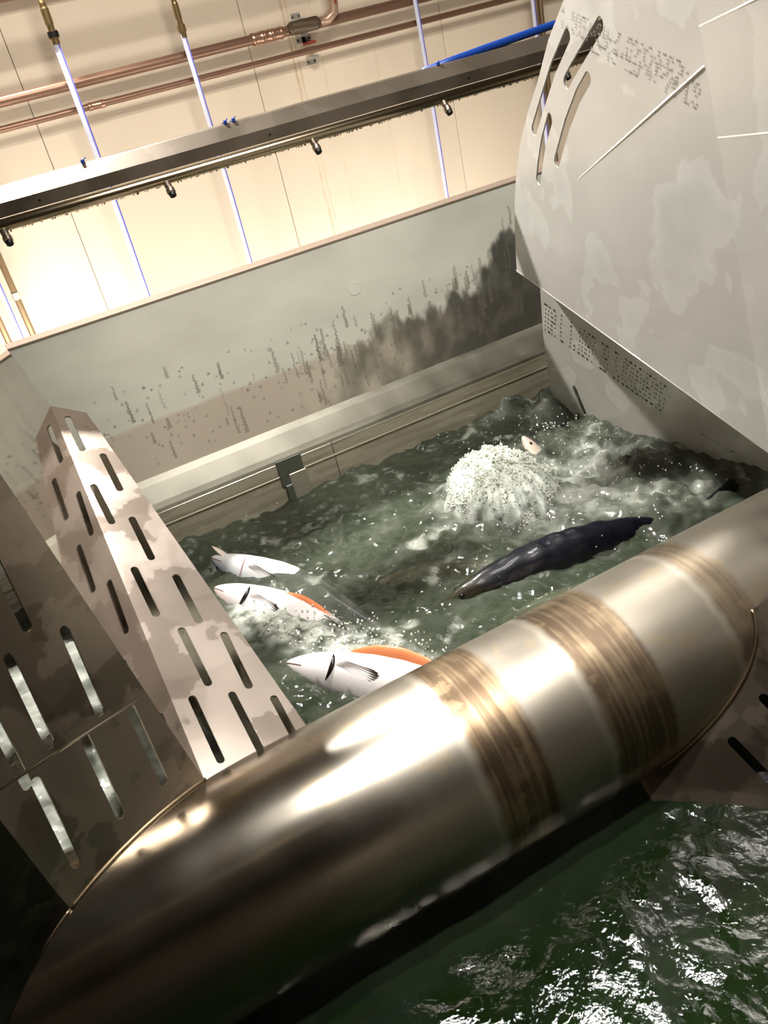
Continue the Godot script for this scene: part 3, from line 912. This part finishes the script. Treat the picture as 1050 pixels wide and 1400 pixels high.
func build_hoses() -> void:
	var spec := [
		[0.573, 1.655, 0.0125, "clear hose hanging from a brass fitting, leftmost of the pale hoses on the wall"],
		[1.088, 1.575, 0.0105, "clear hose with blue edge hanging from a slim brass fitting, left of the pipe valve"],
		[2.200, 2.02, 0.0095, "thin blue-edged hose on the wall right of the pipe valve"],
		[2.848, 2.02, 0.0095, "thin blue-edged hose on the wall beside the bronze conduit"],
		[-0.010, 2.02, 0.0115, "pale hose between the two brown uprights at the left"],
	]
	for s in spec:
		var o := base("hanging_hose", Vector3(s[0], -1.2, -4.05))
		tag(o, s[3], "hose", "pale hoses hanging on the wall")
		var top: float = s[1] + 1.2
		var sway := 0.004
		var pts := []
		for i in 9: pts.append(Vector3(sway * sin(i * 1.3), top * i / 8.0, 0))
		put("hose_tube", tube(pts, s[2], 14), M.hose, o)
		var stripe := []
		for p in pts: stripe.append(p + Vector3(s[2] * 0.72, 0, s[2] * 0.72))
		put("blue_stripe", tube(stripe, s[2] * 0.30, 6), M.blue_stripe, o)
		var r: float = s[2]
		put("fitting", lathe([[-0.02, r], [-0.02, r * 1.25], [0.0, r * 1.25], [0.0, r * 1.6], [0.028, r * 1.6], [0.028, r * 1.15], [0.05, r * 1.15], [0.05, r * 1.35], [0.105, r * 1.35], [0.112, r * 1.1], [0.125, r * 1.1], [0.125, r]], Vector3(0, top, 0), Vector3.UP, 14), M.brass, o)
		put("collar", lathe([[0.0, r * 1.3], [0.0, r * 1.75], [0.022, r * 1.75], [0.022, r * 1.3]], Vector3(0, top + 0.004, 0), Vector3.UP, 12), M.dark_gap if s[0] < 0.7 and s[0] > 0.2 else M.brass, o)
		put("feed_pipe", tube([Vector3(0, top + 0.12, 0), Vector3(0, 4.79, 0)], r * 1.0, 14), M.brass, o)

func build_spray() -> void:
	var o := base("spray_beam")
	tag(o, "dark folded steel beam across the tank above the back rim", "beam")
	put("beam_body", prism([Vector2(-2.702, 1.219), Vector2(-2.702, 1.2555), Vector2(-2.752, 1.291), Vector2(-2.758, 1.293), Vector2(-2.80, 1.293), Vector2(-2.80, 1.285), Vector2(-2.757, 1.285), Vector2(-2.709, 1.251), Vector2(-2.709, 1.226), Vector2(-2.80, 1.226), Vector2(-2.80, 1.219)], -3.2, 5.8), M.beam, o)
	for x in [0.12, 0.83, 1.55]:
		put("rivet", lathe([[0.0, 0.004], [0.002, 0.0035], [0.003, 0.0]], Vector3(x + 0.07, 1.237, -2.702), Vector3(0, 0, 1), 10), M.dark_gap, o)
	var p := base("spray_pipe")
	tag(p, "thin steel spray pipe with small nozzles slung under the beam", "pipe")
	put("pipe_body", tube([Vector3(-3.2, 1.2005, -2.695), Vector3(1, 1.2005, -2.695), Vector3(5.8, 1.2005, -2.695)], 0.0175, 20), M.spray_pipe, p)
	for k in 8:
		var x := 0.066 + 0.479 * (k - 1)
		var d := Vector3(0.03, -0.72, 0.62)
		var n := put("nozzle", lathe([[0.008, 0.0], [0.008, 0.0105], [0.030, 0.0115], [0.036, 0.0095], [0.038, 0.0135], [0.050, 0.0135], [0.052, 0.011]], Vector3(x, 1.2005, -2.695), d, 14), M.nozzle, p)
		put("nozzle_tip", lathe([[0.050, 0.0115], [0.062, 0.0105], [0.064, 0.006], [0.058, 0.0]], Vector3(x, 1.2005, -2.695), d, 12), M.dark_gap, n)
	# drops along the lower edge of the pipe
	var drop := SphereMesh.new()
	drop.radius = 1.0
	drop.height = 2.0
	drop.radial_segments = 8
	drop.rings = 5
	var mm := MultiMesh.new()
	mm.transform_format = MultiMesh.TRANSFORM_3D
	mm.mesh = drop
	mm.instance_count = 420
	for i in 420:
		var r := rng.randf_range(0.001, 0.0028)
		mm.set_instance_transform(i, Transform3D(Basis.from_scale(Vector3(r, r * 1.2, r)), Vector3(rng.randf_range(-0.3, 3.2), 1.183 - r * 0.3, -2.695 + rng.randf_range(-0.003, 0.006))))
	var dr := MultiMeshInstance3D.new()
	dr.name = "hanging_drops"
	dr.multimesh = mm
	dr.material_override = M.drop
	add_child(dr, true)
	tag(dr, "row of water drops hanging under the thin spray pipe", "water drops", "", "stuff")
	for c in [[0.346, "blue cable tie on the beam, leftmost one by the first pale hose"], [0.789, "blue cable tie on the beam beside the second pale hose, left of a close pair"], [0.816, "blue cable tie on the beam beside the second pale hose, right of a close pair"], [1.545, "blue cable tie on the beam where the blue cover begins"]]:
		var t := base("cable_tie", Vector3(c[0], 1.293, -2.755))
		tag(t, c[1], "cable tie", "blue cable ties on the beam")
		put("head", block(Vector3(0.011, 0.012, 0.009), 0.002), M.blue, t).position = Vector3(0, 0.005, 0)
		put("tail", tube([Vector3(0, 0.006, 0), Vector3(0.008, 0.012, -0.008), Vector3(0.014, 0.011, -0.018)], 0.0018, 6), M.blue, t)
		put("strap", tube([Vector3(0, 0.001, 0.004), Vector3(0, 0.002, -0.02), Vector3(0, 0.001, -0.043)], 0.0018, 6), M.blue, t)
	var pts := []
	for i in 11: pts.append(Vector3(1.50 + i * 0.13, 1.283 + 0.0400 * pow(i / 5.0, 0.8), -2.785))
	tag(put("blue_hose", tube(pts, 0.013, 14), M.blue), "bright blue hose lying on the beam, rising behind the tall plate", "hose")

func lamp(called: String, label: String, at: Vector3, length: float, width: float, facing: Vector3, energy: float, color: Color, glow: float) -> void:
	var o := base(called, at)
	tag(o, label, "lamp", "tube lamps of the hall")
	var up := Vector3.RIGHT
	o.basis = Basis(up, facing.cross(up).normalized(), facing)   # local z shines
	put("housing", block(Vector3(length + 0.06, width + 0.05, 0.05), 0.006), M.lamp_body, o).position = Vector3(0, 0, -0.03)
	var m := mat(called + str(at), Color(0.9, 0.9, 0.88), 0.0, 0.5)
	m.emission_enabled = true
	m.emission = color
	m.emission_energy_multiplier = glow
	put("lamp_diffuser", block(Vector3(length, width, 0.012), 0.004), m, o)
	var l := AreaLight3D.new()
	l.name = "tube_light"
	l.area_size = Vector2(length, width)
	l.light_energy = energy
	l.light_color = color
	l.shadow_enabled = true
	l.area_range = 20.0
	l.area_attenuation = 2.0
	o.add_child(l, true)
	l.position = Vector3(0, 0, 0.012)
	l.rotation = Vector3(0, PI, 0)

func shaft_colour() -> ImageTexture:   # rolled steel with bands of brushed brown heat tarnish round it
	var w := 1536
	var im := Image.create(w, 320, false, Image.FORMAT_RGB8)
	var n := FastNoiseLite.new()
	n.seed = 77
	n.frequency = 1.0
	n.fractal_octaves = 4
	for j in 320:
		var ca := cos(TAU * j / 320.0) * 0.21
		var sa := sin(TAU * j / 320.0) * 0.21
		for i in w:
			var x := -1.0 + 4.4 * i / (w - 1.0)
			var c := Color(0.655, 0.625, 0.575).darkened(0.10 * n.get_noise_3d(x * 1.5, ca * 5.0, sa * 5.0) + 0.03)
			# the brushed lines run round the shaft, so they vary with x and only slowly with the angle
			var line := n.get_noise_3d(x * 75.0, ca * 3.0, sa * 3.0)
			var blotch := n.get_noise_3d(x * 7.0 + 3.0, ca * 11.0, sa * 11.0)
			for b in [[0.425, 0.545, 0.85], [0.690, 0.835, 0.75], [1.03, 1.10, 0.5], [1.42, 1.55, 0.7]]:
				var e := 0.006 * n.get_noise_2d(ca * 20.0 + b[0] * 9.0, sa * 20.0)
				var k: float = smoothstep(b[0] - 0.005, b[0] + 0.010, x + e) * smoothstep(b[1] + 0.012, b[1] - 0.010, x + e) * b[2]
				c = c.lerp(Color(0.36, 0.29, 0.22).lerp(Color(0.58, 0.50, 0.39), clampf(0.45 + 1.2 * line + 0.9 * blotch, 0.0, 1.0)), k)
				# a bright ground edge on the left of each band
				c = c.lerp(Color(0.80, 0.76, 0.70), 0.5 * exp(-pow((x + e - b[0] + 0.012) / 0.008, 2)))
			var spot := n.get_noise_3d(x * 9.0 + 40.0, ca * 14.0, sa * 14.0)
			if spot > 0.34: c = c.lerp(Color(0.72, 0.64, 0.50), 0.30)
			im.set_pixel(i, j, c)
	return ImageTexture.create_from_image(im)

func shaft_roughness() -> ImageTexture:   # polished at its left end, duller and worn round the middle
	var im := Image.create(512, 128, false, Image.FORMAT_RGB8)
	for j in 128:
		for i in 512:
			var x := -1.0 + i / 511.0 * 4.4
			var v := lerpf(0.22, 0.43, smoothstep(0.05, 0.5, x)) + 0.05 * broad.get_noise_2d(x * 2.0, j * 0.02)
			im.set_pixel(i, j, g(clampf(v, 0.08, 0.6)))
	return ImageTexture.create_from_image(im)

func flood(called: String, label: String, at: Vector3, aim: Vector3, energy: float, color: Color) -> void:
	var o := base(called, at)
	tag(o, label, "lamp")
	var d := (aim - at).normalized()
	put("reflector", lathe([[-0.10, 0.0], [-0.10, 0.05], [0.0, 0.11], [0.06, 0.13], [0.06, 0.124], [0.0, 0.10], [-0.08, 0.04], [-0.08, 0.0]], Vector3.ZERO, d, 24), M.lamp_body, o)
	var m := mat(called + "_glow", Color(0.9, 0.9, 0.88), 0.0, 0.5)
	m.emission_enabled = true
	m.emission = color
	m.emission_energy_multiplier = 3.0
	var b := SphereMesh.new()
	b.radius = 0.06
	b.height = 0.12
	put("lamp_bulb", b, m, o)
	put("bracket", tube([-d * 0.09, Vector3(0, 0.02, -0.12), Vector3(0, 0.02, -0.25)], 0.014, 10), M.galv, o)
	var l := SpotLight3D.new()
	l.name = "flood_light"
	l.light_energy = energy
	l.light_color = color
	l.light_size = 0.06
	l.spot_angle = 42.0
	l.spot_angle_attenuation = 0.5
	l.spot_range = 20.0
	l.spot_attenuation = 2.0
	l.shadow_enabled = true
	o.add_child(l, true)
	l.look_at_from_position(at + d * 0.02, aim)

func materials() -> void:
	steel("plate_bright", Color(0.685, 0.635, 0.59), Color(0.605, 0.55, 0.50), 0.66, 0.34, 0.22, 0.9, 11, 0.56)
	steel("plate", Color(0.78, 0.72, 0.645), Color(0.56, 0.51, 0.445), 0.88, 0.28, 0.14, 1.2, 12, 0.56)
	steel("plate_dark_reflection", Color(0.42, 0.40, 0.37), Color(0.30, 0.28, 0.26), 0.95, 0.30, 0.14, 2.0, 14, 0.52)
	steel("mirror", Color(0.74, 0.70, 0.65), Color(0.66, 0.62, 0.57), 1.0, 0.05, 0.03, 1.2, 13, 0.58)
	steel("film", Color(0.735, 0.72, 0.695), Color(0.75, 0.742, 0.72), 0.2, 0.36, 0.27, 0.6, 15, 0.60)
	steel("film_low", Color(0.80, 0.785, 0.75), Color(0.84, 0.83, 0.80), 0.15, 0.36, 0.2, 0.9, 16, 0.60)
	steel("shaft", Color(0.66, 0.61, 0.545), Color(0.61, 0.555, 0.485), 1.0, 0.30, 0.24, 1.3, 17, 0.57)
	M.shaft.uv1_triplanar = false
	M.shaft.uv1_world_triplanar = false
	M.shaft.uv1_scale = Vector3.ONE
	M.shaft.roughness_texture = shaft_roughness()
	M.shaft.albedo_texture = shaft_colour()
	mat("shade_box", Color(0.38, 0.35, 0.31), 0.6, 0.45)
	mat("weld", Color(0.62, 0.55, 0.45), 1.0, 0.32)
	mat("weld_pale", Color(0.62, 0.60, 0.52), 0.4, 0.45)
	mat("film_highlight", Color(0.93, 0.91, 0.87), 0.2, 0.25)  # film colour lightened for the painted crease highlights
	mat("ink", Color(0.10, 0.08, 0.07), 0.0, 0.7)
	mat("ink_pale", Color(0.46, 0.43, 0.39), 0.0, 0.7)
	mat("tank_back", Color(0.98, 0.98, 0.98), 0.12, 0.36)
	mat("tank_plain", Color(0.72, 0.71, 0.66), 0.3, 0.4)
	mat("ledge", Color.WHITE, 0.3, 0.38).vertex_color_use_as_albedo = true
	steel("tank_low", Color(0.66, 0.63, 0.55), Color(0.60, 0.57, 0.49), 0.2, 0.3, 0.16, 0.9, 20, 0.54, Vector3(0.5, 6, 1))
	mat("tank_floor", Color(0.10, 0.13, 0.10), 0.1, 0.6)
	mat("disc", Color(0.86, 0.855, 0.80), 0.12, 0.4)
	mat("tank_near", Color(0.36, 0.34, 0.30), 0.7, 0.4)
	mat("rim", Color(0.60, 0.53, 0.47), 0.5, 0.42)
	mat("dark_plate", Color(0.32, 0.33, 0.29), 0.2, 0.4)
	mat("outlet", Color(0.55, 0.53, 0.47), 0.2, 0.3)
	mat("dark_gap", Color(0.06, 0.055, 0.05), 0.2, 0.5)
	mat("joint", Color(0.70, 0.63, 0.53), 0.0, 0.8)
	mat("panel", Color(0.85, 0.785, 0.69), 0.0, 0.38)
	mat("streaked", Color(1, 1, 1), 0.0, 0.38).albedo_texture = panel_image()
	mat("dim_wall", Color(0.58, 0.53, 0.46), 0.0, 0.7)
	mat("floor", Color(0.36, 0.34, 0.31), 0.0, 0.7)
	mat("ceiling", Color(0.46, 0.41, 0.34), 0.0, 0.8)
	mat("copper", Color(0.56, 0.43, 0.35), 0.6, 0.42)
	mat("copper_bright", Color(0.68, 0.53, 0.44), 0.75, 0.32)
	mat("valve", Color(0.40, 0.34, 0.27), 0.6, 0.5)
	mat("riser", Color(0.72, 0.60, 0.50), 0.5, 0.4)
	mat("rust", Color(0.50, 0.22, 0.10), 0.1, 0.7)
	mat("galv", Color(0.82, 0.80, 0.76), 0.7, 0.35)
	mat("galv_red", Color(0.62, 0.26, 0.20), 0.2, 0.5)
	mat("upright", Color(0.52, 0.43, 0.31), 0.5, 0.4)
	mat("brass", Color(0.66, 0.57, 0.40), 0.85, 0.32)
	mat("hose", Color(0.80, 0.80, 0.86), 0.0, 0.2)
	mat("blue_stripe", Color(0.36, 0.36, 0.74), 0.0, 0.4)
	mat("blue", Color(0.03, 0.20, 0.50), 0.0, 0.4)
	steel("beam", Color(0.44, 0.40, 0.35), Color(0.40, 0.36, 0.31), 0.75, 0.46, 0.38, 0.8, 22, 0.55)
	mat("spray_pipe", Color(0.66, 0.60, 0.50), 1.0, 0.22)
	mat("nozzle", Color(0.66, 0.60, 0.54), 0.9, 0.28)
	mat("drop", Color(0.50, 0.46, 0.40), 0.0, 0.08)
	mat("lamp_body", Color(0.75, 0.74, 0.72), 0.1, 0.5)
	var f := mat("fish_skin", Color.WHITE, 0.0, 0.28)
	f.vertex_color_use_as_albedo = true
	f.clearcoat_enabled = true
	f.clearcoat = 0.6
	f.clearcoat_roughness = 0.08
	f.normal_enabled = true
	f.normal_texture = noise_tex(40, 0.09, 2, [], [], 256, FastNoiseLite.TYPE_CELLULAR, true, 2.0)
	f.normal_scale = 0.25
	f.uv1_triplanar = true
	f.uv1_scale = Vector3.ONE * 9.0
	var fd := f.duplicate() as StandardMaterial3D
	fd.clearcoat = 0.12
	fd.roughness = 0.42
	fd.metallic_specular = 0.3
	M["fish_dark"] = fd
	mat("eye", Color(0.02, 0.02, 0.02), 0.0, 0.06)
	mat("gill", Color(0.62, 0.50, 0.47), 0.0, 0.3)
	mat("gill_dark", Color(0.09, 0.08, 0.07), 0.0, 0.3)
	mat("cut", Color(0.05, 0.015, 0.015), 0.0, 0.35)
	mat("flesh", Color(0.89, 0.54, 0.36), 0.0, 0.3)
	mat("jaw", Color(0.80, 0.74, 0.68), 0.0, 0.3)
	var w := mat("water", Color.WHITE, 0.0, 0.04)
	w.vertex_color_use_as_albedo = true
	w.transparency = BaseMaterial3D.TRANSPARENCY_ALPHA
	w.albedo_texture = noise_tex(41, 0.02, 3, [0.0, 1.0], [Color(0.86, 0.88, 0.84), Color(1, 1, 1)])
	w.uv1_triplanar = true
	w.uv1_world_triplanar = true
	w.uv1_scale = Vector3.ONE * 2.5
	w.normal_enabled = true
	w.normal_texture = noise_tex(43, 0.035, 3, [], [], 512, FastNoiseLite.TYPE_SIMPLEX_SMOOTH, true, 6.0)
	w.normal_scale = 0.20
	var fo := mat("foam", Color(0.86, 0.87, 0.82), 0.0, 0.3)
	fo.normal_enabled = true
	fo.normal_texture = noise_tex(42, 0.05, 4, [], [], 512, FastNoiseLite.TYPE_SIMPLEX_SMOOTH, true, 12.0)
	fo.uv1_triplanar = true
	fo.uv1_world_triplanar = true
	fo.uv1_scale = Vector3.ONE * 5.0
	fo.normal_scale = 0.4
	var fr := fo.duplicate() as StandardMaterial3D
	fr.albedo_color = Color.WHITE
	fr.vertex_color_use_as_albedo = true
	fr.transparency = BaseMaterial3D.TRANSPARENCY_ALPHA
	fr.roughness = 0.35
	M["froth"] = fr

func _ready() -> void:
	rng.seed = 7
	# camera: standing at the near rim, held tilted, looking down into the tank
	var cam := Camera3D.new()
	cam.name = "camera"
	add_child(cam)
	cam.transform = Transform3D(Basis(Vector3(0.873701, -0.206493, 0.440462), Vector3(0.389718, 0.839012, -0.379708), Vector3(-0.291146, 0.503407, 0.813520)).orthonormalized(), Vector3(0, 1.5, 0))
	cam.fov = 62.32
	cam.near = 0.05
	cam.current = true
	var env := Environment.new()
	env.background_mode = Environment.BG_COLOR
	env.background_color = Color(0.02, 0.02, 0.02)
	env.tonemap_mode = Environment.TONE_MAPPER_LINEAR
	env.tonemap_exposure = 1.1
	env.sdfgi_enabled = true
	env.ssao_enabled = true
	env.ssil_enabled = true
	var we := WorldEnvironment.new()
	we.name = "environment"
	we.environment = env
	add_child(we)
	for n in [[broad, 1, 2.6, 3], [ripple, 2, 13.0, 3], [churn, 3, 9.0, 4]]:
		n[0].seed = n[1]
		n[0].frequency = n[2]
		n[0].fractal_octaves = n[3]
		n[0].noise_type = FastNoiseLite.TYPE_SIMPLEX_SMOOTH
	materials()
	var cool := Color(1.0, 0.985, 0.965)
	for k in 2:
		lamp("ceiling_lamp", ["tube lamp on the ceiling over the middle of the tank", "tube lamp on the ceiling nearest the viewer"][k], Vector3(1.02, 3.50, -1.45 + 0.62 * k), 1.25, 0.15, Vector3.DOWN, [7.6, 7.6][k], cool, 1.0)
	lamp("wall_lamp", "tube lamp low behind the left end of the tank that floods the wall", Vector3(-0.15, 0.25, -3.45), 1.2, 0.12, Vector3(0, 0.30, -0.95).normalized(), 2.4, cool, 2.0)
	lamp("wall_lamp", "tube lamp low behind the right half of the tank that floods the wall", Vector3(1.9, 0.20, -3.35), 1.6, 0.12, Vector3(0, 0.30, -0.95).normalized(), 1.2, cool, 2.0)
	flood("flood_lamp", "round flood lamp high on the cream wall aimed at the tank", Vector3(0.42, 3.25, -3.95), Vector3(0.6, 0.0, -1.9), 24.0, cool)
	build_room()
	build_tank()
	build_shade_box()
	build_water()
	build_auger()
	var white := Color(0.82, 0.78, 0.76)
	var silver := Color(0.50, 0.47, 0.46)
	var back := Color(0.07, 0.075, 0.08)
	var pink := Color(0.72, 0.55, 0.50)
	make_fish("white-bellied dead salmon with a narrow orange slit, middle of the three at the slotted plate", Vector3(0.228, -0.002, -2.425), Vector3(0.36, -0.115, 0.80), Vector3(0.50, 0.80, -0.22), 0.84, back, silver, white, {"side": -1.0, "cut": true, "head": pink, "flesh": [0.34, 0.60, 3.25, 0.016]})
	make_fish("white-bellied dead salmon with a broad orange belly slit, beside the shaft", Vector3(0.290, 0.000, -1.90), Vector3(0.46, -0.045, 0.66), Vector3(0.45, 0.83, -0.20), 0.82, back, silver, white, {"side": -1.0, "cut": true, "head": white, "flesh": [0.24, 0.62, 3.3, 0.032]})
	make_fish("grey salmon with gaping jaws, farthest of the three at the slotted plate", Vector3(0.272, 0.012, -2.595), Vector3(0.42, -0.21, 0.72), Vector3(0.35, 0.8, -0.2), 0.80, back, Color(0.38, 0.40, 0.42), Color(0.60, 0.59, 0.57), {"side": -1.0, "jaw_open": true, "head": Color(0.36, 0.38, 0.40)})
	make_fish("dark-backed salmon swimming beside the shaft with its back above the water", Vector3(0.765, -0.016, -1.836), Vector3(1.0, -0.048, 0.13), Vector3(-0.1, -1.0, 0.12), 0.92, Color(0.006, 0.007, 0.008), Color(0.012, 0.013, 0.012), Color(0.20, 0.19, 0.15), {"head": Color(0.03, 0.024, 0.01), "low_fin": true})
	make_fish("brownish salmon blurred below the surface in the middle of the water", Vector3(0.70, -0.075, -2.16), Vector3(0.55, 0.02, 0.45), Vector3(0.1, 0.5, 0.3), 0.62, Color(0.30, 0.21, 0.12), Color(0.45, 0.33, 0.20), Color(0.50, 0.38, 0.25))
	make_fish("pinkish salmon whose snout breaks the surface behind the froth", Vector3(1.475, 0.045, -2.44), Vector3(0.12, -0.75, 0.70), Vector3(0.5, -0.7, 0.1), 0.70, Color(0.50, 0.42, 0.34), Color(0.56, 0.48, 0.40), Color(0.66, 0.60, 0.52), {"plain": true})
	make_fish("yellowish salmon below the surface under the dark-backed one", Vector3(0.90, -0.085, -1.74), Vector3(1.0, 0.0, 0.35), Vector3(0.0, 0.8, 0.3), 0.6, Color(0.34, 0.34, 0.16), Color(0.46, 0.46, 0.24), Color(0.56, 0.56, 0.34))
	build_froth()
	build_spray()
	build_pipes()
	build_hoses()
